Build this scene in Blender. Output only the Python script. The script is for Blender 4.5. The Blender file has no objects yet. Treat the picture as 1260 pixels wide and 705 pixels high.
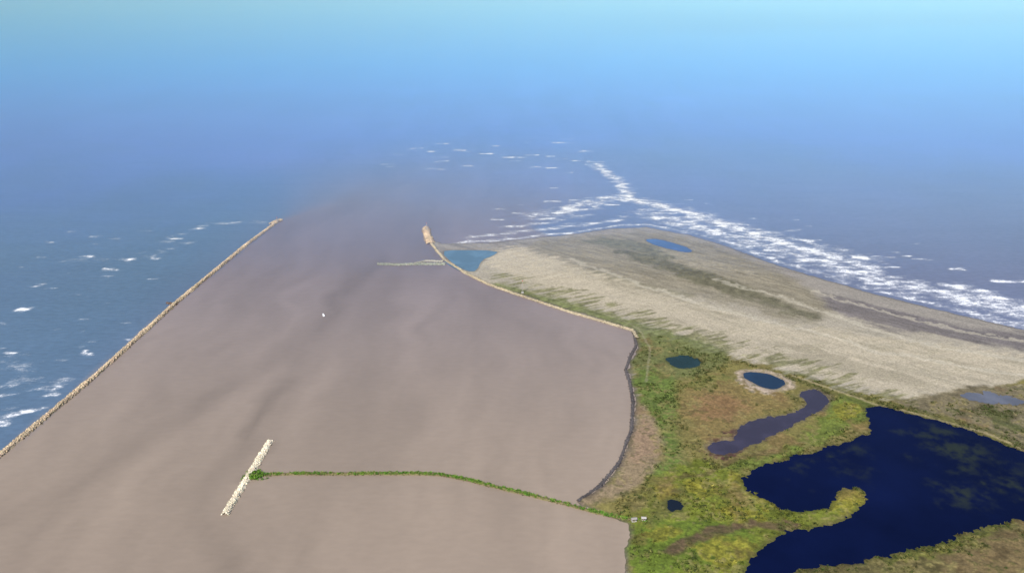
import bpy, math, numpy as np
from mathutils import Vector
rng=np.random.default_rng(7)
scene=bpy.context.scene
H=500.0; F=1091.2; P=math.atan(412.5/F); SP,CP=math.sin(P),math.cos(P)

# ---------------------------------------------------------------- survey helper: photo reading -> metres on the ground
def G(pts):
    p=np.array(pts,float).reshape(-1,2)
    dx=(p[:,0]-630)/F; dy=(352.5-p[:,1])/F
    t=H/(SP-dy*CP)
    return np.stack([dx*t,(CP+dy*SP)*t],1)
def lin(r,g,b,k=0.85):
    c=np.array([r,g,b])/255.0
    return np.where(c<=0.04045,c/12.92,((c+0.055)/1.055)**2.4)*k*.88

# ---------------------------------------------------------------- numpy noise / sdf
TAB=rng.random((64,256,256)).astype(np.float32)
def vnoise(x,y,s,seed):
    T=TAB[seed%64]; x=x/s+seed*17.3; y=y/s+seed*9.1
    xi=np.floor(x).astype(int); yi=np.floor(y).astype(int)
    fx=x-xi; fy=y-yi; fx=fx*fx*(3-2*fx); fy=fy*fy*(3-2*fy)
    a=T[xi&255,yi&255]; b=T[(xi+1)&255,yi&255]; c=T[xi&255,(yi+1)&255]; d=T[(xi+1)&255,(yi+1)&255]
    return ((a*(1-fx)+b*fx)*(1-fy)+(c*(1-fx)+d*fx)*fy)*2-1
def fbm(x,y,s,o=4,seed=0):
    r=0;a=1.0;n=0
    for i in range(o):
        r=r+a*vnoise(x,y,s,seed+i); n+=a; a*=0.55; s*=0.47
    return r/n*1.6
def segdist(X,Y,p,q):
    d=q-p; L=max((d@d),1e-9)
    t=np.clip(((X-p[0])*d[0]+(Y-p[1])*d[1])/L,0,1)
    return np.hypot(X-p[0]-t*d[0],Y-p[1]-t*d[1]),t
def linedist(X,Y,pts):
    r=np.full(X.shape,1e9)
    for i in range(len(pts)-1):
        r=np.minimum(r,segdist(X,Y,pts[i],pts[i+1])[0])
    return r
def sdf(X,Y,poly,marg=60):
    """positive inside"""
    out=np.full(X.shape,-1e3)
    lo=poly.min(0)-marg; hi=poly.max(0)+marg
    m=(X>lo[0])&(X<hi[0])&(Y>lo[1])&(Y<hi[1])
    x=X[m]; y=Y[m]; r=np.full(x.shape,1e9); ins=np.zeros(x.shape,bool)
    n=len(poly)
    for i in range(n):
        a=poly[i]; b=poly[(i+1)%n]
        r=np.minimum(r,segdist(x,y,a,b)[0])
        if a[1]!=b[1]:
            c=((a[1]>y)!=(b[1]>y))&(x<(b[0]-a[0])*(y-a[1])/(b[1]-a[1])+a[0])
            ins^=c
    out[m]=np.where(ins,r,-r)
    return out
def chaikin(p,n=2,closed=True):
    p=np.array(p)
    for _ in range(n):
        if closed:
            q=np.roll(p,-1,0); p=np.stack([.75*p+.25*q,.25*p+.75*q],1).reshape(-1,2)
        else:
            a=p[:-1];b=p[1:]
            m=np.stack([.75*a+.25*b,.25*a+.75*b],1).reshape(-1,2)
            p=np.vstack([p[:1],m,p[-1:]])
    return p
def ss(a,b,x):
    t=np.clip((x-a)/(b-a),0,1); return t*t*(3-2*t)

def make_mesh(name,V,Fc,mat=None,cols=None,smooth=False,attrs=None,obj=True,parent=None):
    me=bpy.data.meshes.new(name)
    V=np.asarray(V,np.float32); Fc=np.asarray(Fc,np.int32); k=Fc.shape[1]
    me.vertices.add(len(V)); me.vertices.foreach_set('co',V.ravel())
    me.loops.add(Fc.size); me.loops.foreach_set('vertex_index',Fc.ravel())
    me.polygons.add(len(Fc)); me.polygons.foreach_set('loop_start',np.arange(len(Fc),dtype=np.int32)*k)
    me.update(calc_edges=True)
    if cols is not None:
        a=me.attributes.new('tint','FLOAT_COLOR','POINT')
        c=np.ones((len(V),4),np.float32); c[:,:3]=cols; a.data.foreach_set('color',c.ravel())
    for kx,vv in (attrs or {}).items():
        a=me.attributes.new(kx,'FLOAT','POINT'); a.data.foreach_set('value',np.asarray(vv,np.float32))
    if smooth: me.shade_smooth()
    ob=bpy.data.objects.new(name,me); scene.collection.objects.link(ob)
    if mat: me.materials.append(mat)
    if parent: ob.parent=parent
    return ob
def grid_faces(nx,ny):
    i=np.arange(nx-1)[None,:]+np.arange(ny-1)[:,None]*nx
    i=i.ravel(); return np.stack([i,i+1,i+1+nx,i+nx],1)

# ---------------------------------------------------------------- material helpers
def mat(name):
    m=bpy.data.materials.new(name); m.use_nodes=True
    nt=m.node_tree; return m,nt,nt.nodes['Principled BSDF']
def N(nt,t,**kw):
    n=nt.nodes.new(t)
    for k,v in kw.items():
        if k in n.inputs: n.inputs[k].default_value=v
        else: setattr(n,k,v)
    return n
def math_(nt,op,a,b=None,clamp=False):
    n=nt.nodes.new('ShaderNodeMath'); n.operation=op; n.use_clamp=clamp
    for i,s in enumerate((a,b)):
        if s is None: continue
        if isinstance(s,(int,float)): n.inputs[i].default_value=s
        else: nt.links.new(s,n.inputs[i])
    return n.outputs[0]
def mapr(nt,v,a,b,c,d):
    n=nt.nodes.new('ShaderNodeMapRange'); n.interpolation_type='SMOOTHSTEP'
    nt.links.new(v,n.inputs[0])
    for i,x in zip((1,2,3,4),(a,b,c,d)): n.inputs[i].default_value=x
    return n.outputs[0]
def noise(nt,scale,detail=4,rough=.55,vec=(1,1,1),rot=0,lac=2.0):
    tc=nt.nodes.new('ShaderNodeTexCoord'); mp=nt.nodes.new('ShaderNodeMapping')
    mp.inputs['Scale'].default_value=vec; mp.inputs['Rotation'].default_value=(0,0,rot)
    nt.links.new(tc.outputs['Object'],mp.inputs[0])
    n=N(nt,'ShaderNodeTexNoise',Scale=scale,Detail=detail,Roughness=rough)
    nt.links.new(mp.outputs[0],n.inputs['Vector']); return n.outputs['Fac']
def mulcol(nt,col,fac):
    n=nt.nodes.new('ShaderNodeVectorMath'); n.operation='SCALE'
    nt.links.new(col,n.inputs[0]); nt.links.new(fac,n.inputs['Scale']); return n.outputs[0]
def tint_mat(name,rough=.9,nscale=.6,lo=.75,hi=1.25,bump=0.0,bscale=1.0,bdist=.3):
    m,nt,b=mat(name); a=N(nt,'ShaderNodeAttribute',attribute_name='tint')
    f=mapr(nt,noise(nt,nscale,5,.65),.3,.7,lo,hi)
    nt.links.new(mulcol(nt,a.outputs['Color'],f),b.inputs['Base Color'])
    b.inputs['Roughness'].default_value=rough; b.inputs['Specular IOR Level'].default_value=.2
    if bump:
        bp=N(nt,'ShaderNodeBump',Strength=bump,Distance=bdist)
        nt.links.new(noise(nt,bscale,5,.7),bp.inputs['Height']); nt.links.new(bp.outputs[0],b.inputs['Normal'])
    return m
def plain(name,col,rough=.6,var=.15,sc=3):
    m,nt,b=mat(name); rgb=N(nt,'ShaderNodeRGB'); rgb.outputs[0].default_value=(*col,1)
    f=mapr(nt,noise(nt,sc,4),.3,.7,1-var,1+var)
    nt.links.new(mulcol(nt,rgb.outputs[0],f),b.inputs['Base Color']); b.inputs['Roughness'].default_value=rough
    return m

# ================================================================= OUTLINES
landP=G([(519,284),(523,280),(529,282),(531,293),(545,299),(600,298),(650,293),(700,288),(750,281),(795,279),(850,289),(900,304),(960,327),(1020,345),
 (1080,362),(1150,379),(1200,391),(1260,405),(1420,440),(1700,500),(2300,620),(2600,1300),(600,1300),(690,1000),(740,820),(762,705),(764,680),(771,655),
 (770,645),(712,622),(706,614),(735,600),(760,570),(776,530),(779,490),(770,455),(782,425),(779,407),(745,396),(700,383),(640,363),(600,350),(565,334),(546,320),(530,303)])
landS=landP
ponds={
 'A':(chaikin(G([(543,310),(560,308),(614,309),(606,315),(592,320),(586,334),(575,334),(558,325)]),1),lin(94,122,142,.8)),
 'B':(chaikin(G([(794,294),(815,295),(852,307),(848,312),(822,306),(800,300)])),lin(76,100,146,.8)),
 'C':(chaikin(G([(818,441),(840,437),(866,445),(858,452),(838,453),(824,448)])),lin(34,54,54)),
 'D':(chaikin(G([(913,458),(942,459),(969,470),(955,481),(935,475),(918,467)])),lin(34,54,78)),
 'E':(chaikin(G([(982,484),(1003,477),(1021,488),(1013,503),(975,523),(940,541),(908,556),(878,560),(868,550),(882,544),(904,541),(912,524),(935,515),(962,513),(988,503),(994,497)])),lin(62,58,74)),
 'F':(chaikin(G([(1064,503),(1080,499),(1110,507),(1160,520),(1210,536),(1262,558),(1420,610),(1560,660),(1480,690),(1262,634),(1190,656),(1140,673),(1060,690),(985,701),(950,712),(912,714),(924,692),(944,667),(966,655),(1000,652),(1042,641),(1068,620),(1066,602),(1042,600),(1024,606),(1022,622),(1000,628),(966,630),(944,616),(908,596),(922,583),(962,567),(1000,556),(1050,542),(1076,530)]),1),lin(12,22,58)),
 'G':(chaikin(G([(820,617),(832,615),(839,622),(832,628),(822,627)])),lin(26,34,46)),
 'H':(chaikin(G([(1168,484),(1215,482),(1262,490),(1262,500),(1205,498)])),lin(98,100,110)),
}

# ================================================================= TERRAIN
xs=np.concatenate([np.arange(-190,760,1.2),np.linspace(761.5,1750,160)])
ys=300*np.exp(np.arange(0,math.log(1780/300),0.0017))
X,Y=np.meshgrid(xs,ys); nx,ny=len(xs),len(ys)
n60=fbm(X,Y,60,4,1); n20=fbm(X,Y,20,4,7); n8=fbm(X,Y,8,3,13); n4=fbm(X,Y,3.5,2,19); n60b=fbm(X,Y,70,4,23)
wx=X+n20*6+n8*3; wy=Y+n60b*8+n8*3.5
LS=sdf(X,Y,landS,400); LSn=LS+n20*2.0+n8*1.2
seaside=G([(545,299),(600,298),(650,293),(700,288),(750,281),(795,279),(850,289),(900,304),(960,327),(1020,345),(1080,362),(1150,379),(1200,391),(1260,405),(1420,440),(1700,500)])
DS=linedist(X,Y,seaside)
C=np.empty(X.shape+(3,)); C[:]=lin(178,168,149)
def paint(mask,col,var=.0,nf=None):
    col=np.array(col)
    if var: c=col*(1+var*1.3*(nf if nf is not None else n8))[...,None]
    else: c=col
    m=mask[...,None]; C[:]=C*(1-m)+c*m
def poly(pts,feather=12,rag=8,nf=None,ch=1):
    s=sdf(wx,wy,chaikin(G(pts),ch),80+feather)
    return ss(-feather,feather,s+rag*(nf if nf is not None else n20))
ang=math.atan2(*(G([(1000,400)])-G([(650,310)]))[0][::-1]); ca,sa=math.cos(ang),math.sin(ang)
U=X*ca+Y*sa; Vv=-X*sa+Y*ca
st1=fbm(U/7,Vv,14,4,31); st2=fbm(U/5,Vv,5,3,35); st5=fbm(U/9,Vv+n60*12,30,4,60)
ang2=ang+1.15; U2=X*math.cos(ang2)+Y*math.sin(ang2); V2=-X*math.sin(ang2)+Y*math.cos(ang2)
st3=fbm(U2/6,V2,5,3,40)
C*= (1+.08*n20+.08*st1)[...,None]
# beach strip and grey wrack band
paint(ss(95,60,DS+n60*14),lin(160,152,141),.10,st1)
paint(ss(.0,.5,st1)*ss(140,70,DS)*.7,lin(126,119,111),.12)
# brown dune grassland
paint(poly([(628,305),(700,292),(760,285),(800,284),(850,294),(900,312),(960,335),(1010,362),(1030,390),(985,398),(920,382),(860,364),(800,354),(730,337),(670,320)],16,14)*(.85+.15*np.clip(st1,-1,1)),lin(142,133,112),.22,st2)
paint(poly([(736,303),(790,312),(850,330),(900,345),(960,372),(1020,390),(1000,393),(930,374),(860,350),(790,325)],9,9)*.85,lin(106,102,80),.28,n8)
paint(poly([(700,296),(760,292),(800,300),(840,315),(820,322),(760,305)],9,9,st1)*.7,lin(112,110,88),.28,n8)
paint(poly([(640,318),(720,330),(800,352),(860,362),(840,370),(760,352),(680,332)],9,12,st1)*.55,lin(122,118,90),.28,n8)
paint(poly([(800,303),(840,312),(900,325),(950,345),(900,335),(840,325)],9,9,st2)*.6,lin(164,154,132),.2,n8)
# wet dark-grey sand belt to the east
paint(poly([(1010,362),(1090,380),(1170,398),(1262,412),(1500,460),(1500,492),(1262,432),(1150,415),(1080,402),(1030,385)],10,12,st1)*.85,lin(114,107,107),.2,st2)
# bright sand belt
sb=poly([(700,325),(1262,440),(1262,476),(1100,480),(850,410)],20,10)
paint(poly([(590,312),(640,304),(700,325),(760,345),(830,366),(900,385),(970,402),(1060,408),(1160,425),(1262,440),(1600,520),(1600,570),(1262,476),(1180,482),(1110,490),(1050,478),(990,462),(920,445),(860,425),(800,398),(730,378),(660,355),(610,335)],14,14,st3)*(.9),lin(194,181,156),.07,st3)
paint(ss(.15,.6,st2)*sb*.3,lin(164,154,132))
paint(ss(.15,.5,st5)*sb*.5,lin(150,141,118),.12,n8)
paint(ss(.25,.6,st1)*sb*.3,lin(142,135,114))
paint(ss(.2,.8,st3+n20*.4)*poly([(720,340),(1262,440),(1262,490),(1100,490),(850,430)],20,10)*.3,lin(148,140,114))
# feathery fringe grass south of the sand
fr=poly([(600,335),(650,345),(720,362),(790,385),(860,405),(930,428),(1000,448),(1060,468),(1120,488),(1060,500),(990,478),(920,455),(850,440),(790,420),(779,408),(700,384),(640,364)],10,22,st3)
paint(fr*ss(-.5,.5,st3+n20*.5)*.9,lin(128,125,88),.28,n8)
# inland base colours
inl=poly([(779,408),(850,425),(910,442),(980,462),(1050,482),(1110,494),(1200,484),(1262,470),(1700,560),(2300,640),(2600,1300),(600,1300),(740,820),(762,705),(766,650),(700,618),(760,575),(779,500),(768,455)],8,10,st3,0)
paint(inl,lin(128,119,68),.25,n20)
paint(poly([(1100,492),(1180,478),(1262,472),(1500,520),(1500,640),(1262,556),(1180,522),(1110,503)],8,8),lin(128,117,90),.28,n8)
paint(poly([(1150,500),(1262,505),(1300,530),(1262,545),(1180,518)],10,10)*ss(-.3,.4,n20),lin(98,98,62),.3,n8)
# green belts
paint(poly([(600,347),(640,356),(700,372),(779,396),(850,415),(905,438),(870,465),(830,470),(800,480),(778,470),(772,450),(782,420),(740,397),(640,366)],8,8)*.85,lin(114,120,72),.32,n8)
paint(poly([(790,450),(830,462),(835,500),(830,540),(852,580),(815,600),(790,580),(805,545),(790,500),(778,475)],8,8),lin(106,122,58),.32,n8)
paint(poly([(1020,488),(1075,492),(1068,520),(1000,550),(920,578),(880,575),(930,560),(980,540),(1020,515)],6,8),lin(114,125,56),.32,n8)
# russet / brown marsh middle
paint(poly([(840,480),(900,462),(960,482),(985,500),(930,515),(905,535),(860,548),(838,520)],9,14)*.85,lin(142,122,76),.28,n8)
paint(poly([(850,495),(890,485),(930,500),(900,520),(860,525)],8,14,n8)*.6,lin(148,112,82),.2,n4)
paint(poly([(838,470),(880,462),(905,470),(880,480),(845,485)],6,14,n8)*.5,lin(112,122,60),.2,n4)
# pale rim of pond D
paint(poly([(903,457),(935,454),(975,466),(972,478),(950,487),(925,482),(908,472)],4,5,n8),lin(186,167,146),.15,n8)
# purple-brown reed bed round pond E
paint(poly([(862,545),(900,532),(940,520),(960,524),(925,545),(895,565),(868,565)],4,8,n8),lin(96,66,60),.3,n4)
paint(poly([(978,480),(1005,474),(1026,486),(1018,505),(1000,505)],4,5,n8)*.7,lin(92,85,68),.3,n4)
# tan river bank
paint(poly([(781,490),(800,505),(816,540),(815,565),(795,592),(770,612),(712,622),(706,614),(738,600),(762,572),(777,530)],6,8),lin(152,133,104),.25,n8)
paint(poly([(783,520),(800,520),(806,550),(790,575),(776,570)],6,10,n8)*.6,lin(164,134,110),.2,n4)
# bright lagoon marsh
paint(poly([(815,575),(860,560),(905,580),(945,612),(975,632),(1050,600),(1070,612),(1045,640),(990,652),(958,660),(930,690),(905,720),(880,800),(740,800),(762,705),(770,640),(795,610)],8,8),lin(120,128,48),.33,n8)
paint(poly([(800,640),(850,640),(920,650),(930,680),(900,710),(760,712),(766,660)],8,14)*.6,lin(98,122,44),.33,n8)
paint(poly([(780,600),(820,590),(850,610),(840,640),(800,640)],8,16)*.6,lin(118,110,66),.33,n8)
for pg in ([(880,592),(905,580),(925,588),(925,600),(900,605)],[(905,600),(930,600),(962,622),(965,634),(935,628)],[(1022,603),(1044,598),(1072,604),(1068,622),(1040,636),(1022,628)],
           [(840,590),(870,588),(885,600),(860,612),(842,606)],[(850,672),(900,662),(935,670),(925,690),(880,700),(850,690)],[(800,605),(830,600),(838,612),(810,618)],
           [(880,622),(920,625),(950,640),(900,645)],[(800,650),(830,648),(840,660),(810,665)],[(1035,495),(1060,500),(1045,520),(1030,512)]):
    paint(poly(pg,5,12,n8)*.8,lin(148,140,54),.4,n4)
# brown creek traces
paint(ss(9,3,linedist(wx,wy,G([(828,682),(850,668),(890,654),(930,648),(975,648)])))*.8,lin(100,76,64),.3,n4)
paint(ss(6,2,linedist(wx,wy,G([(835,590),(870,580),(900,566),(950,552)])))*.6,lin(92,76,52),.3,n4)
# south-east shore
paint(poly([(960,712),(1060,692),(1140,674),(1200,655),(1262,636),(1480,690),(1700,900),(1300,1100),(900,900)],8,8),lin(106,98,60),.33,n8)
paint(poly([(1085,690),(1130,674),(1170,668),(1190,655),(1262,634),(1262,648),(1180,680),(1120,700)],5,8,n8)*.7,lin(120,122,54),.3,n4)
paint(poly([(1140,700),(1262,665),(1350,700),(1262,760),(1150,740)],10,20)*.6,lin(132,110,78),.33,n8)
# generic vegetation mottling inland
paint(inl*ss(.2,.75,n8+n4*.6)*.6,lin(64,70,32),.25,n4)
paint(inl*ss(.3,.9,-n20+n4*.7)*.4,lin(150,136,88),.25,n4)
paint(inl*ss(.35,.9,fbm(X,Y,34,4,52))*.45,lin(126,98,66),.25,n4)
# tracks
trk=linedist(wx*.3+X*.7,wy*.3+Y*.7,G([(975,463),(1020,478),(1075,498),(1115,507),(1160,519),(1212,534),(1262,556),(1500,625)]))
paint(ss(2.8,1.0,trk)*.75,lin(166,152,114))
paint(ss(9,5,np.abs(trk-7))*.5*(trk>3),lin(88,92,48),.3,n4)
trk2=linedist(X,Y,G([(640,355),(700,374),(760,392),(786,405),(800,430),(795,470)]))
paint(ss(2.2,.8,trk2+n4)*.35,lin(170,158,130))
for L in ([(700,320),(780,348),(880,380),(980,404),(1080,432),(1180,450),(1300,468)],[(880,345),(960,366),(1060,402),(1160,428),(1262,446)],[(1000,360),(1100,388),(1180,408),(1262,422)]):
    d=linedist(wx,wy,G(L)); paint(ss(7,2,d+n8*2)*.5,lin(204,194,172))
# wet edges
paint(ss(10,1,LSn)*.75,lin(90,83,80))

# heights
Z=ss(-8,14,LSn)*2.0-1.0
veg=np.clip(inl,0,1)
Z=Z+(ss(4,40,LS))*(.5*n20+.2*st1+.8*np.clip(n60,-.3,1))
Z=Z+ss(6,20,LS)*veg*(.9*np.clip(n8,0,1)+.7*np.clip(n4,0,1))
Z=np.where(LS>14,np.maximum(Z,.75),Z)
pz=.45; pdata={}
for k,(pp,c) in ponds.items():
    s=sdf(X,Y,pp,40)
    sn=s+n8*1.2
    if k=='F': sn=s+n8*3.2+n20*2.2+n4*1.4
    if k=='E': sn=s+n8*2.6+n20*1.5+n4
    if k in 'CG': sn=s+n8*2.8+n20*2.2+n4*1.2
    if k in 'H': sn=s+n8*4+n20*4+n4*2-3
    if k=='A': sn=s
    paint(ss(-7,-1,sn)*.55,lin(64,66,34) if k in 'FCG' else lin(104,94,76),.3,n4)
    Z=np.where(sn>-8,Z*(1-ss(-7,-1,sn))+(.75-ss(-2.5,3,sn)*1.3)*ss(-7,-1,sn),Z)
    paint(ss(.5,2,sn),c*.8)
    pdata[k]=s
V=np.stack([X,Y,Z],-1).reshape(-1,3)
FC=grid_faces(nx,ny)
keep=(LS.ravel()[FC].max(1)>-22)
terr_mat=tint_mat('ground_soil_and_grass',.95,.45,.76,1.24,.5,.8,.5)
def compact(V,FC,*arr):
    u,inv=np.unique(FC,return_inverse=True)
    return (V[u],inv.reshape(FC.shape))+tuple(a[u] for a in arr)
v,f,c=compact(V,FC[keep],np.clip(C.reshape(-1,3),.01,.8))
make_mesh('terrain',v,f,terr_mat,c,True)

# ponds water -----------------------------------------------------
def pond_mat(name,col,algae=None):
    m,nt,b=mat(name)
    n1=mapr(nt,noise(nt,.02,4,.6),.4,.68,0,1)
    mx=N(nt,'ShaderNodeMix',data_type='RGBA'); nt.links.new(n1,mx.inputs[0])
    mx.inputs[6].default_value=(*col,1); mx.inputs[7].default_value=(*(algae if algae is not None else col*1.4),1)
    out=mx.outputs[2]
    nt.links.new(out,b.inputs['Base Color'])
    b.inputs['Roughness'].default_value=.12; b.inputs['IOR'].default_value=1.33
    b.inputs['Specular IOR Level'].default_value=.3
    bp=N(nt,'ShaderNodeBump',Strength=.25,Distance=.2); nt.links.new(noise(nt,.9,3,.6),bp.inputs['Height']); nt.links.new(bp.outputs[0],b.inputs['Normal'])
    return m
for k,(pp,c) in ponds.items():
    s=pdata[k].ravel(); kp=s[FC].max(1)>(-9 if k=='A' else -8)
    W=V.copy(); W[:,2]=pz
    if k=='F':
        al=np.zeros(X.shape)
        for pg in ([(1140,530),(1180,535),(1215,560),(1190,580),(1150,560)],[(1215,585),(1262,580),(1290,600),(1262,612),(1225,605)],[(1000,560),(1040,545),(1060,550),(1020,575)],[(1180,600),(1230,605),(1200,625)]):
            al=np.maximum(al,poly(pg,34,30,n20)*ss(-.9,.9,n8+n20*.6))
        al=al*.6*ss(0,14,sdf(X,Y,pp,40)-2)
        cc=c[None,None,:]*(1-al[...,None])*(1+.25*n60b[...,None])+lin(58,66,46)*al[...,None]
        m,nt,b=mat('lagoon_water'); a=N(nt,'ShaderNodeAttribute',attribute_name='tint')
        nt.links.new(a.outputs['Color'],b.inputs['Base Color']); b.inputs['Roughness'].default_value=.12; b.inputs['IOR'].default_value=1.25; b.inputs['Specular IOR Level'].default_value=.08
        bp=N(nt,'ShaderNodeBump',Strength=.2,Distance=.2); nt.links.new(noise(nt,.9,3,.6),bp.inputs['Height']); nt.links.new(bp.outputs[0],b.inputs['Normal'])
        v,f,cv=compact(W,FC[kp],cc.reshape(-1,3)); make_mesh('lagoon',v,f,m,cv)
    else:
        v,f=compact(W,FC[kp]); make_mesh('pond',v,f,pond_mat('pond_water',c))

# ================================================================= SEA
t=np.linspace(-5.45,5.45,840); sx=100+520*np.sinh(t)
t=np.linspace(-4.6,5.2,840); sy=1250+600*np.sinh(t)
SX,SY=np.meshgrid(sx,sy)
q60=fbm(SX,SY,120,4,3); q300=fbm(SX,SY,420,4,5); q25=fbm(SX,SY,30,3,9)
jet=G([(-700,1400),(-300,806),(0,560),(100,475),(215,374),(343,272)])
xj=np.interp(SY,jet[:,1],jet[:,0],left=jet[0,0],right=jet[-1,0])
past=np.clip(SY-jet[-1,1],0,None)
edge=SX-xj+q300*np.clip(past*.35,0,260)-past*.04
wdt=6+past*.55
river=ss(-wdt,wdt,edge)
xl=np.interp(SY,[300,1138,1450,1560,1645],[1500,450,200,90,40])
p2=np.clip(SY-1645,0,None)
river_r=ss(-(10+p2*.9),10+p2*.9,xl+p2*.5+q300*np.clip(p2*.5,0,120)-SX)
river=river*river_r
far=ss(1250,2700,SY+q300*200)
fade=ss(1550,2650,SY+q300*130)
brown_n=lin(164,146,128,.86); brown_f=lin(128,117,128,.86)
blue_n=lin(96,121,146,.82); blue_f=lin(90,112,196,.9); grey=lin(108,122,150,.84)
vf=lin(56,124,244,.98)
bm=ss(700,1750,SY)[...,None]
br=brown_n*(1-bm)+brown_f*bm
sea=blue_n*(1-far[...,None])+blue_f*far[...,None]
ff_=ss(2300,4500,SY)[...,None]; sea=sea*(1-ff_)+vf*ff_  # offshore blue; part of the distance haze is put into this water colour
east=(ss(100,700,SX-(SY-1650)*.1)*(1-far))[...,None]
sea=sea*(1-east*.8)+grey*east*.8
rv=(river*(1-fade))[...,None]
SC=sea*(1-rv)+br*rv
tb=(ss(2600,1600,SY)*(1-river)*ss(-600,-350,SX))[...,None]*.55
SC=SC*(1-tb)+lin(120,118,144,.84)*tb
fl=fbm(SX+q60*25,SY/6,45,4,44); fl2=fbm(SX+q60*20,SY/9,14,3,48); fl3=fbm(SX+q60*40,SY/4,110,3,56)
SC*= (1+river*(-.10*np.clip(fl,-1,1)+.03*np.clip(fl2,-1,1)+.07*fl3)+.05*q300)[...,None]
for pts,w,a in (([(470,320),(420,380),(330,450),(210,520),(90,590),(0,640)],20,.14),([(345,470),(318,520),(285,565),(258,600),(246,640),(262,680),(300,730)],13,.2),([(335,545),(330,560),(300,590)],9,.15),([(440,330),(400,400),(345,500),(320,545)],24,.13),([(560,345),(640,400),(760,440)],14,.08),([(520,300),(470,380),(430,480),(420,580)],30,.06)):
    d=linedist(SX+q60*16,SY+q25*8,chaikin(G(pts),2,False)); SC*=(1-a*np.exp(-(d/w)**2)*(.8+.4*fl2))[...,None]
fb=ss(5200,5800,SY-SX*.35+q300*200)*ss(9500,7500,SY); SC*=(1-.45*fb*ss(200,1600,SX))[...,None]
# foam density
fo=np.zeros(SX.shape)
WX=SX+q25*7; WY=SY+q60*12
def foam(pts,w,a):
    p=G(pts); lo=p.min(0)-w*2.6; hi=p.max(0)+w*2.6
    j0,j1=np.searchsorted(sy,[lo[1]-20,hi[1]+20]); i0,i1=np.searchsorted(sx,[lo[0]-20,hi[0]+20])
    s=np.s_[j0:j1,i0:i1]
    d=linedist(WX[s],WY[s],p); fo[s]=np.maximum(fo[s],a*np.exp(-(d/w)**2))
foam([(735,203),(752,215),(765,228),(772,240),(785,250)],28,.80)
foam([(690,262),(720,250),(760,243),(790,248),(830,258),(870,268)],44,.80)
foam([(650,266),(700,258),(740,250)],40,.68)
foam([(830,258),(880,274),(930,288),(980,305),(1030,318),(1075,330)],30,.90)
foam([(800,262),(870,282),(940,305),(1010,325),(1080,345),(1150,360),(1262,380),(1450,420)],60,.76)
foam([(860,264),(930,282),(1000,300),(1080,320)],28,.66)
foam([(840,272),(900,290),(960,310),(1020,332),(1090,352)],14,.84)
foam([(1060,335),(1100,350),(1160,362),(1220,378),(1262,388),(1450,430)],34,.86)
foam([(1120,368),(1180,382),(1262,398)],12,.86)
foam([(1180,355),(1230,372),(1262,378),(1400,400)],42,.84)
foam([(535,304),(560,300),(600,296),(650,291),(700,286),(760,277),(800,275)],10,.84)
foam([(800,276),(850,286),(900,301),(960,324),(1020,342),(1080,359),(1150,376),(1260,402),(1420,437)],12,.80)
foam([(580,292),(660,283),(700,278),(760,270)],18,.74)
foam([(620,280),(680,272),(730,264)],18,.68)
foam([(0,516),(30,508),(55,500)],9,.9); foam([(-300,640),(-100,550),(10,512)],16,.85); foam([(0,525),(15,520)],7,.85)
foam([(200,300),(230,288),(260,276)],18,.62); foam([(265,277),(300,274),(335,274)],18,.62)
foam([(0,440),(40,470),(80,470)],26,.5); foam([(90,320),(160,320),(230,300)],30,.48)
for (u,v_,w,a) in ((158,320,9,1.05),(72,324,6,.95),(105,317,7,.95),(24,380,9,1.),(5,395,7,.95),(63,477,9,1.05),(40,478,6,.85),(72,403,4,1.),(3,427,7,.95),(95,362,8,.8),(215,296,8,.95),(245,283,8,1.),(190,318,7,.85),(130,340,6,.8),(52,350,7,.8),
    (60,300,7,.8),(20,330,6,.8),(140,295,7,.8),(180,285,7,.8),(30,450,6,.85),(110,420,5,.8),
    (515,182,9,.95),(532,186,9,.9),(565,186,10,.98),(597,190,12,1.0),(625,194,9,.9),(650,176,9,.9),(545,199,10,.9),(490,190,9,.85),(720,186,12,.95),(733,199,13,1.),(660,205,10,.9),(575,205,10,.9),(610,180,8,.9),(690,196,9,.9),(700,212,8,.85),
    (1175,330,10,.95),(1232,345,15,.9),(1218,360,15,.9),(1060,318,11,.95),(1160,350,11,.9),(640,262,9,.9),(870,250,6,.85),(1130,302,6,.8),(1000,280,6,.8),(1100,330,9,.9),(930,270,7,.85)):
    foam([(u-w*.6,v_),(u+w*.6,v_)],w,a)
r2=np.random.default_rng(21)
for i in range(96):        # loose whitecaps: bar off the river mouth, west sea, outside the breakers
    k=i%4
    if k==0: u,v_=r2.uniform(470,760),r2.normal(194,12)
    elif k==1: v_=r2.uniform(272,500); u=r2.uniform(0,max(20,(560-v_)*1.12))
    elif k==2: u=r2.uniform(610,860); v_=r2.normal(258,12)
    else: u=r2.uniform(860,1260); v_=266+(u-860)*.24+r2.normal(0,12)
    w=r2.uniform(4,9)*(1.2 if k==0 else 1); foam([(u-w*.8,v_),(u+w*.8,v_)],w,r2.uniform(.75,.95))
SV=np.stack([SX,SY,np.zeros_like(SX)],-1).reshape(-1,3)
m,nt,b=mat('sea_water'); a=N(nt,'ShaderNodeAttribute',attribute_name='tint'); af=N(nt,'ShaderNodeAttribute',attribute_name='foam'); ar=N(nt,'ShaderNodeAttribute',attribute_name='calm')
wv=noise(nt,.16,4,.6,(.45,1,1),.12)
wv2=noise(nt,.028,3,.5,(.22,1,1),-.12)
big=noise(nt,.0045,5,.6,(1,.5,1))
amp=mapr(nt,ar.outputs['Fac'],0,1,1.0,.32)       # river is calmer than the open sea
wd=math_(nt,'MULTIPLY',math_(nt,'ADD',mapr(nt,wv,.3,.7,-.09,.09),mapr(nt,wv2,.3,.7,-.025,.025)),amp)
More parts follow.
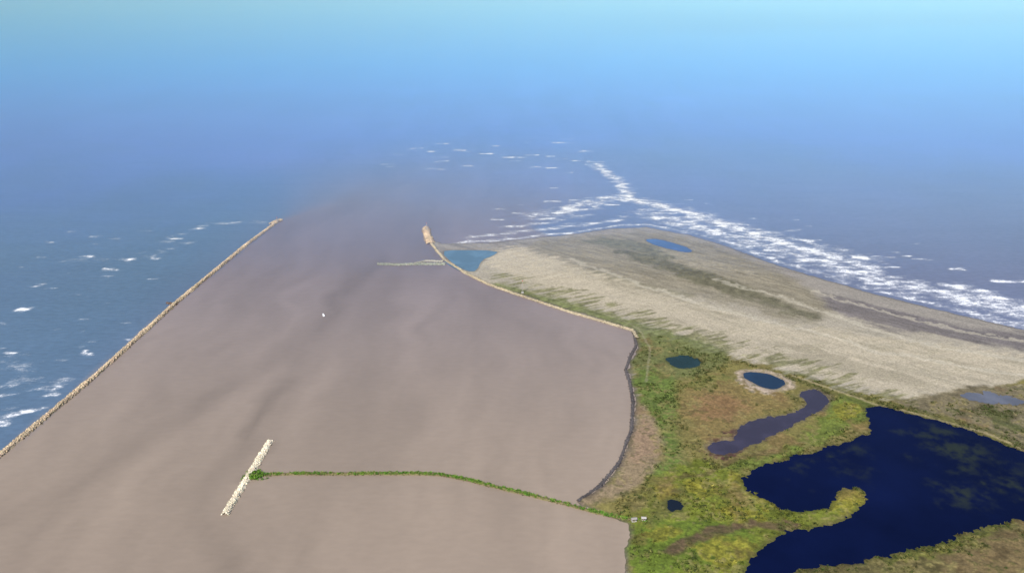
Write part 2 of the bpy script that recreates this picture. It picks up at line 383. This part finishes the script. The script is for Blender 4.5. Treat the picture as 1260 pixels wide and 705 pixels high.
f2=math_(nt,'MULTIPLY',math_(nt,'ADD',wd,1.0),mapr(nt,big,.3,.7,.96,1.04))
col=mulcol(nt,a.outputs['Color'],f2)
fn=noise(nt,.05,7,.74,(.6,1,1)); fn2=noise(nt,.35,4,.7)
ff=math_(nt,'ADD',math_(nt,'MULTIPLY',fn,.74),math_(nt,'MULTIPLY',fn2,.26))
fs=math_(nt,'ADD',ff,math_(nt,'MULTIPLY',af.outputs['Fac'],.34))
fm=math_(nt,'ADD',mapr(nt,fs,.75,.83,0,.65),mapr(nt,fs,.65,.81,0,.35))
mx=N(nt,'ShaderNodeMix',data_type='RGBA'); nt.links.new(fm,mx.inputs[0]); nt.links.new(col,mx.inputs[6]); mx.inputs[7].default_value=(.74,.74,.74,1)
nt.links.new(mx.outputs[2],b.inputs['Base Color'])
nt.links.new(mapr(nt,fm,0,1,.34,.9),b.inputs['Roughness']); b.inputs['IOR'].default_value=1.33
bp=N(nt,'ShaderNodeBump',Distance=.8)
nt.links.new(math_(nt,'MULTIPLY',amp,.4),bp.inputs['Strength'])
nt.links.new(math_(nt,'ADD',wv,math_(nt,'MULTIPLY',wv2,1.5)),bp.inputs['Height']); nt.links.new(bp.outputs[0],b.inputs['Normal'])
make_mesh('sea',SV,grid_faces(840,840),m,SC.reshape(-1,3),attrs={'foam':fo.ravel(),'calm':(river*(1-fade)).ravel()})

# ================================================================= RUBBLE JETTIES
import bmesh
def ico(sub):
    bm=bmesh.new(); bmesh.ops.create_icosphere(bm,subdivisions=sub,radius=1)
    v=np.array([x.co[:] for x in bm.verts]); f=np.array([[q.index for q in p.verts] for p in bm.faces]); bm.free(); return v,f
iv,if_=ico(1)
def rocks(pos,size,cols):
    n=len(pos); k=len(iv)
    jit=1+rng.uniform(-.28,.28,(n,k,1)); v=iv[None]*jit*rng.uniform(.6,1.25,(n,1,3))*size[:,None,None]
    a=rng.uniform(0,6.28,n); ca,sa=np.cos(a)[:,None],np.sin(a)[:,None]
    x=v[...,0]*ca-v[...,1]*sa; y=v[...,0]*sa+v[...,1]*ca; tl=rng.uniform(-.5,.5,n)[:,None]; z=v[...,2]*.8+x*tl
    V=np.stack([x,y,z],-1)+pos[:,None,:]
    Fx=if_[None]+np.arange(n)[:,None,None]*k
    return V.reshape(-1,3),Fx.reshape(-1,3),np.repeat(cols,k,0)
def resample(p,step):
    p=np.array(p); d=np.r_[0,np.cumsum(np.hypot(*np.diff(p,axis=0).T))]
    s=np.arange(0,d[-1],step); q=np.stack([np.interp(s,d,p[:,0]),np.interp(s,d,p[:,1])],1)
    tg=np.gradient(q,axis=0); tg/=np.linalg.norm(tg,axis=1)[:,None]+1e-9
    return q,np.stack([-tg[:,1],tg[:,0]],1),s
rock_mat=tint_mat('jetty_stone',.9,.8,.75,1.2,.5,2.0,.3)
def rubble(name,path,hw,h,base,dens=1.0,rs=(1.0,1.9)):
    q,nr,s=resample(path,1.5); n=len(q)
    w=hw*(1+.26*fbm(s,s*0,18,3,50)+.08*rng.uniform(-1,1,n))
    along=1+.2*fbm(s,s*0+3,30,4,58)
    prof=[(-1.45,-1.6),(-1.0,.2),(-.45,h*.9),(.45,h*.9),(1.0,.2),(1.45,-1.6)]
    R=[]
    for o,z in prof:
        off=(o*w+rng.uniform(-.3,.3,n))[:,None]
        R.append(np.c_[q+nr*off,z+rng.uniform(-.15,.15,n)])
    V=np.stack(R,1).reshape(-1,3); k=len(prof)
    i=(np.arange(n-1)[:,None]*k+np.arange(k-1)[None]).ravel(); Fq=np.stack([i,i+k,i+k+1,i+1],1)
    cc=base[None]*.85*np.repeat(along,k)[:,None]*rng.uniform(.85,1.1,(len(V),1))
    root=bpy.data.objects.new(name,None); scene.collection.objects.link(root)
    make_mesh('core',V,Fq,rock_mat,cc,parent=root)
    m=int(s[-1]*hw*1.1*dens); idx=rng.integers(0,n,m); o=rng.uniform(-1.2,1.2,m)
    p=q[idx]+nr[idx]*(o*w[idx])[:,None]+rng.uniform(-.7,.7,(m,2))
    z=np.clip(h*(1.25-np.abs(o)**1.6*1.15),-.1,h)+rng.uniform(-.3,.1,m)
    sz=rng.uniform(*rs,m)
    cl=base[None]*(along[idx]*rng.uniform(.65,1.18,m))[:,None]*(1+rng.uniform(-.05,.05,(m,3)))
    wet=np.abs(o)>.9; cl[wet]*=.5
    v,f,c=rocks(np.c_[p,z],sz,cl); make_mesh('boulders',v,f,rock_mat,c,parent=root)
    return root
sand=lin(224,200,166,.84)
jp=G([(-700,1400),(-300,806),(-120,656),(0,560),(60,510),(120,460),(170,415),(215,374),(260,337),(305,300),(343,272)])
rubble('stone_jetty',jp,3.3,2.2,sand,1.2,rs=(.7,1.5))
rubble('stone_jetty_spur',G([(206,373),(218,375)]),2.4,1.4,lin(140,116,102,.8),rs=(.6,1.2))
rubble('jetty_head',G([(334,276),(340,273),(346,271)]),5,2.6,sand)
rubble('stone_jetty',G([(523,281),(524,290),(533,303),(547,320),(572,336),(600,350),(640,364),(700,384),(745,397),(779,407),(783,416)]),2.0,2.1,lin(204,188,156,.84),1.4,rs=(.6,1.2))
rubble('jetty_head',G([(524,281),(526,290),(530,300)]),6.0,3.0,lin(224,198,162,.86))
rubble('stone_groin',G([(465,325),(490,326),(515,325),(548,325)]),4.0,1.8,lin(172,174,156,.8),rs=(.7,1.3))
rubble('stone_groin',G([(507,325),(524,321),(545,322)]),1.8,1.5,lin(200,194,172,.8),rs=(.6,1.2))
rubble('stone_revetment',G([(779,407),(783,425),(775,440),(770,455),(776,475),(779,495),(777,528),(762,569),(738,598),(710,617)]),1.6,1.1,lin(108,102,101,.8),1.4,rs=(.5,1.1))
rubble('stone_breakwater',G([(277,633),(295,603),(314,573),(333,542)]),3.3,2.2,lin(250,236,206,.94),1.8,rs=(.5,1.1))
cw=chaikin(G([(306,586),(350,583),(420,583),(480,583),(535,583),(570,589),(600,597),(660,611),(720,627),(760,637),(798,643)]),2,False)
rubble('causeway',cw,1.9,1.5,lin(140,130,90,.8),1.2,rs=(.4,.9))

# ================================================================= SHRUBS / REEDS
leaf_mat=tint_mat('foliage',.8,1.2,.7,1.25)
def bushes(name,pos,rad,cols,leaves=26,flat=.75):
    n=len(pos); th=rng.uniform(0,6.28,(n,leaves)); cz=rng.uniform(0,1,(n,leaves)); r=rng.uniform(.55,1.05,(n,leaves))
    sr=np.sqrt(1-cz**2)*r
    c=np.stack([sr*np.cos(th),sr*np.sin(th),cz*r*flat],-1)*rad[:,None,None]+pos[:,None,:]
    d=rng.normal(size=(n,leaves,3,3))*.36*rad[:,None,None,None]
    V=(c[:,:,None,:]+d).reshape(-1,3); Fx=np.arange(len(V)).reshape(-1,3)
    cl=np.repeat(cols[:,None,:]*rng.uniform(.6,1.35,(n,leaves,1)),3,1).reshape(-1,3)
    return make_mesh(name,V,Fx,leaf_mat,np.clip(cl,.005,.5))
def at_h(x,y):
    i=np.clip(np.searchsorted(xs,x),0,nx-1); j=np.clip(np.searchsorted(ys,y),0,ny-1); return Z[j,i],C[j,i],inl[j,i],LS[j,i]
q,nr,s=resample(cw,.8)
NB=1300
idx=rng.integers(0,len(q),NB); o=rng.uniform(-1,1,NB)
g=np.array([lin(104,150,50),lin(130,162,62),lin(84,128,40),lin(144,150,84)])
dens=(fbm(s,s*0,22,3,11)[idx]+rng.uniform(-.5,.5,NB))>-.6
p=np.c_[q[idx]+nr[idx]*(o*1.7)[:,None],1.2+rng.uniform(-.3,.3,NB)][dens]
bushes('causeway_shrubs',p,rng.uniform(.6,1.5,len(p)),g[rng.integers(0,4,len(p))])
c0=G([(314,586)])[0]; nn=80; p=np.c_[c0+rng.normal(size=(nn,2))*[5,4],rng.uniform(.6,1.4,nn)]
rubble('causeway_head',G([(304,588),(322,584)]),4,1.2,lin(140,128,100,.8),rs=(.6,1.1))
bushes('shrub_clump',p,rng.uniform(1.0,2.0,nn),g[rng.integers(0,3,nn)])
M=100000; px=rng.uniform(60,900,M); py=rng.uniform(450,1250,M)
z,cc,vi,ls=at_h(px,py); dn=fbm(px,py,28,3,15)
ok=(vi>.8)&(ls>4)&(z>.6)&(dn+rng.uniform(-.5,.5,M)>.1)&(cc[:,1]>cc[:,0]*.84)
px,py,z,cc=px[ok],py[ok],z[ok],cc[ok]
n=min(len(px),15000); px,py,z,cc=px[:n],py[:n],z[:n],cc[:n]
cols=np.where(rng.random((n,1))<.6,cc*rng.uniform(.65,1.2,(n,1)),lin(70,82,36)[None])
bushes('marsh_shrubs',np.c_[px,py,z-.2],rng.uniform(.7,2.0,n),cols,16,.7)

# ================================================================= SMALL BUILT THINGS
def box(bm,c,s,rz=0):
    r=bmesh.ops.create_cube(bm,size=1); vs=r['verts']
    for v in vs:
        v.co=Vector((v.co.x*s[0],v.co.y*s[1],v.co.z*s[2]))+Vector(c)
    return vs
def bmobj(name,bm,mt,parent=None,loc=(0,0,0),rz=0):
    me=bpy.data.meshes.new(name); bm.to_mesh(me); bm.free(); o=bpy.data.objects.new(name,me); scene.collection.objects.link(o)
    me.materials.append(mt); o.location=loc; o.rotation_euler=(0,0,rz); o.parent=parent; return o
white=plain('painted_plaster',(.40,.37,.33),.7); roofm=plain('metal_roof',(.30,.27,.24),.5); dk=plain('window_dark',(.03,.035,.04),.2); wood=plain('wood',(.2,.13,.08),.8); red=plain('red_paint',(.5,.06,.04),.5)
def house(loc,rz,L,W,Hh,rm):
    e=bpy.data.objects.new('house',None); scene.collection.objects.link(e); e.location=loc; e.rotation_euler=(0,0,rz)
    bm=bmesh.new(); box(bm,(0,0,Hh/2-.4),(L,W,Hh+.8)); bmobj('walls',bm,white,e)
    bm=bmesh.new(); o=.5; pts=[(-L/2-o,-W/2-o,Hh-.05),(L/2+o,-W/2-o,Hh-.05),(L/2+o,W/2+o,Hh-.05),(-L/2-o,W/2+o,Hh-.05),(-L/2-o,0,Hh+W*.28),(L/2+o,0,Hh+W*.28)]
    vs=[bm.verts.new(p) for p in pts]
    for f in ((0,1,5,4),(2,3,4,5),(0,4,3),(1,2,5),(3,2,1,0)): bm.faces.new([vs[i] for i in f])
    bmobj('roof',bm,rm,e)
    bm=bmesh.new()
    for x in (-L*.3,L*.05,L*.36):
        for sgn in (-1,1): box(bm,(x,sgn*(W/2+.01),Hh*.55),(1.1,.08,1.0))
    bmobj('windows',bm,dk,e)
    bm=bmesh.new(); box(bm,(-L*.12,-W/2-.02,1.05),(.95,.1,2.1)); bmobj('door',bm,wood,e)
for (u,v_,rz,L,W,rm) in ((780,642,.2,4.6,2.8,roofm),(792,641,-.1,3.8,2.8,white)):
    g0=G([(u,v_)])[0]; house((g0[0],g0[1],1.7),rz,L,W,2.3,rm)
def boat(loc,rz,L=8.5):
    e=bpy.data.objects.new('motor_boat',None); scene.collection.objects.link(e); e.location=loc; e.rotation_euler=(0,0,rz)
    bm=bmesh.new(); secs=[(-.5,.95,1),( -.2,1.0,1),(.15,.92,1.02),(.35,.6,1.1),(.47,.2,1.22),(.52,.03,1.3)]; rings=[]
    B=L*.16
    for x,w,hh in secs:
        rings.append([bm.verts.new((x*L,yy*B*w,zz)) for yy,zz in ((-1,hh),(-.85,.25),(-.25,-.35+ (0.25 if x>.4 else 0)),(.25,-.35+(0.25 if x>.4 else 0)),(.85,.25),(1,hh),(.82,hh),(.72,.45),(-.72,.45),(-.82,hh))])
    for a,b_ in zip(rings,rings[1:]):
        for i in range(10): bm.faces.new((a[i],a[(i+1)%10],b_[(i+1)%10],b_[i]))
    bm.faces.new(rings[0]); bm.faces.new(rings[-1][::-1]); bmobj('hull',bm,plain('boat_white',(.8,.8,.8),.35),e)
    wh=plain('cabin_white',(.8,.78,.74),.4)
    bm=bmesh.new(); box(bm,(.3,0,1.15),(2.4,1.6,1.35)); box(bm,(.2,0,1.95),(3.0,1.9,.12)); bmobj('cabin',bm,wh,e)
    bm=bmesh.new(); box(bm,(1.51,0,1.4),(.05,1.4,.5)); box(bm,(.3,.81,1.4),(1.8,.05,.45)); box(bm,(.3,-.81,1.4),(1.8,.05,.45)); bmobj('cabin_windows',bm,dk,e)
    bm=bmesh.new(); box(bm,(-L*.5-.2,0,.5),(.5,.5,1.3)); bmobj('outboard_engine',bm,dk,e)
g0=G([(398,388)])[0]; boat((g0[0],g0[1],0),1.9,10)
def beacon(name,loc,h,w=1.6):
    e=bpy.data.objects.new(name,None); scene.collection.objects.link(e); e.location=loc
    bm=bmesh.new(); box(bm,(0,0,-.3),(w*1.8,w*1.8,1.8)); bmobj('footing',bm,plain('concrete',(.4,.38,.35),.9),e)
    bm=bmesh.new(); k=6
    def bar(a,b,r=.09):
        a=Vector(a);b=Vector(b); d=b-a; rr=bmesh.ops.create_cone(bm,cap_ends=True,segments=6,radius1=r,radius2=r,depth=d.length)
        qx=d.to_track_quat('Z','Y')
        for v in rr['verts']: v.co=qx@v.co+(a+b)/2
    for i in range(k):
        z0,z1=.6+i*h/k,.6+(i+1)*h/k; w0=w*(1-.6*i/k)/2; w1=w*(1-.6*(i+1)/k)/2; cs=((1,1),(-1,1),(-1,-1),(1,-1))
        for j in range(4):
            a,b_=cs[j],cs[(j+1)%4]; bar((a[0]*w0,a[1]*w0,z0),(a[0]*w1,a[1]*w1,z1),.12); bar((a[0]*w0,a[1]*w0,z0),(b_[0]*w1,b_[1]*w1,z1),.06); bar((a[0]*w1,a[1]*w1,z1),(b_[0]*w1,b_[1]*w1,z1),.06)
    bmobj('lattice',bm,white,e)
    bm=bmesh.new(); box(bm,(0,0,h+.7),(1.5,1.5,.12)); r=bmesh.ops.create_cone(bm,cap_ends=True,segments=12,radius1=.45,radius2=.35,depth=1.2)
    for v in r['verts']: v.co.z+=h+1.35
    bmobj('lantern',bm,red,e)
g0=G([(643,362)])[0]; beacon('beacon_tower',(g0[0],g0[1]+3,2),18,2.0)
g0=G([(525,284)])[0]; beacon('beacon_tower',(g0[0],g0[1],3),11,2.4)
g0=G([(341,274)])[0]; beacon('beacon_tower',(g0[0],g0[1],2.5),7,1.6)

# ================================================================= HAZE (real scattering air: a marine bank offshore)
def haze(name,y0,y1,dens,colr,absd):
    m=bpy.data.materials.new(name); m.use_nodes=True; nt=m.node_tree; nt.nodes.clear()
    o=nt.nodes.new('ShaderNodeOutputMaterial'); vs=nt.nodes.new('ShaderNodeVolumeScatter')
    vs.inputs['Color'].default_value=(*colr,1); vs.inputs['Density'].default_value=dens; vs.inputs['Anisotropy'].default_value=-.45
    ab=nt.nodes.new('ShaderNodeVolumeAbsorption'); ab.inputs['Color'].default_value=(.1,.60,1,1); ab.inputs['Density'].default_value=absd
    ad=nt.nodes.new('ShaderNodeAddShader'); nt.links.new(vs.outputs[0],ad.inputs[0]); nt.links.new(ab.outputs[0],ad.inputs[1]); nt.links.new(ad.outputs[0],o.inputs['Volume'])
    bm=bmesh.new(); box(bm,(0,(y0+y1)/2,275),(56000,y1-y0,570)); bmobj(name,bm,m)
haze('offshore_haze',1350,44000,1/2700,(.175,.45,1.0),1/17000)

# ================================================================= LIGHT
w=bpy.data.worlds.new('World'); scene.world=w; w.use_nodes=True; nt=w.node_tree
el,az=math.radians(44),math.radians(205)
sky=nt.nodes.new('ShaderNodeTexSky'); sky.sky_type='NISHITA'; sky.sun_disc=False; sky.sun_elevation=el; sky.sun_rotation=az
bg=nt.nodes['Background']; nt.links.new(sky.outputs[0],bg.inputs[0]); bg.inputs[1].default_value=.145
sd=Vector((math.sin(az)*math.cos(el),math.cos(az)*math.cos(el),math.sin(el)))
L=bpy.data.lights.new('sun','SUN'); L.energy=5.0; L.angle=math.radians(.5); L.color=(1,.96,.92)
so=bpy.data.objects.new('sun',L); scene.collection.objects.link(so); so.rotation_euler=(-sd).to_track_quat('-Z','Y').to_euler(); so.location=(0,0,2000)
scene.view_settings.view_transform='Standard'; scene.view_settings.look='None'; scene.view_settings.exposure=0

cam=bpy.data.cameras.new('camera'); co=bpy.data.objects.new('camera',cam); scene.collection.objects.link(co)
cam.sensor_width=36; cam.lens=36*F/1260; cam.clip_start=1; cam.clip_end=200000
co.location=(0,0,H); co.rotation_euler=(math.radians(90)-P,0,0); scene.camera=co
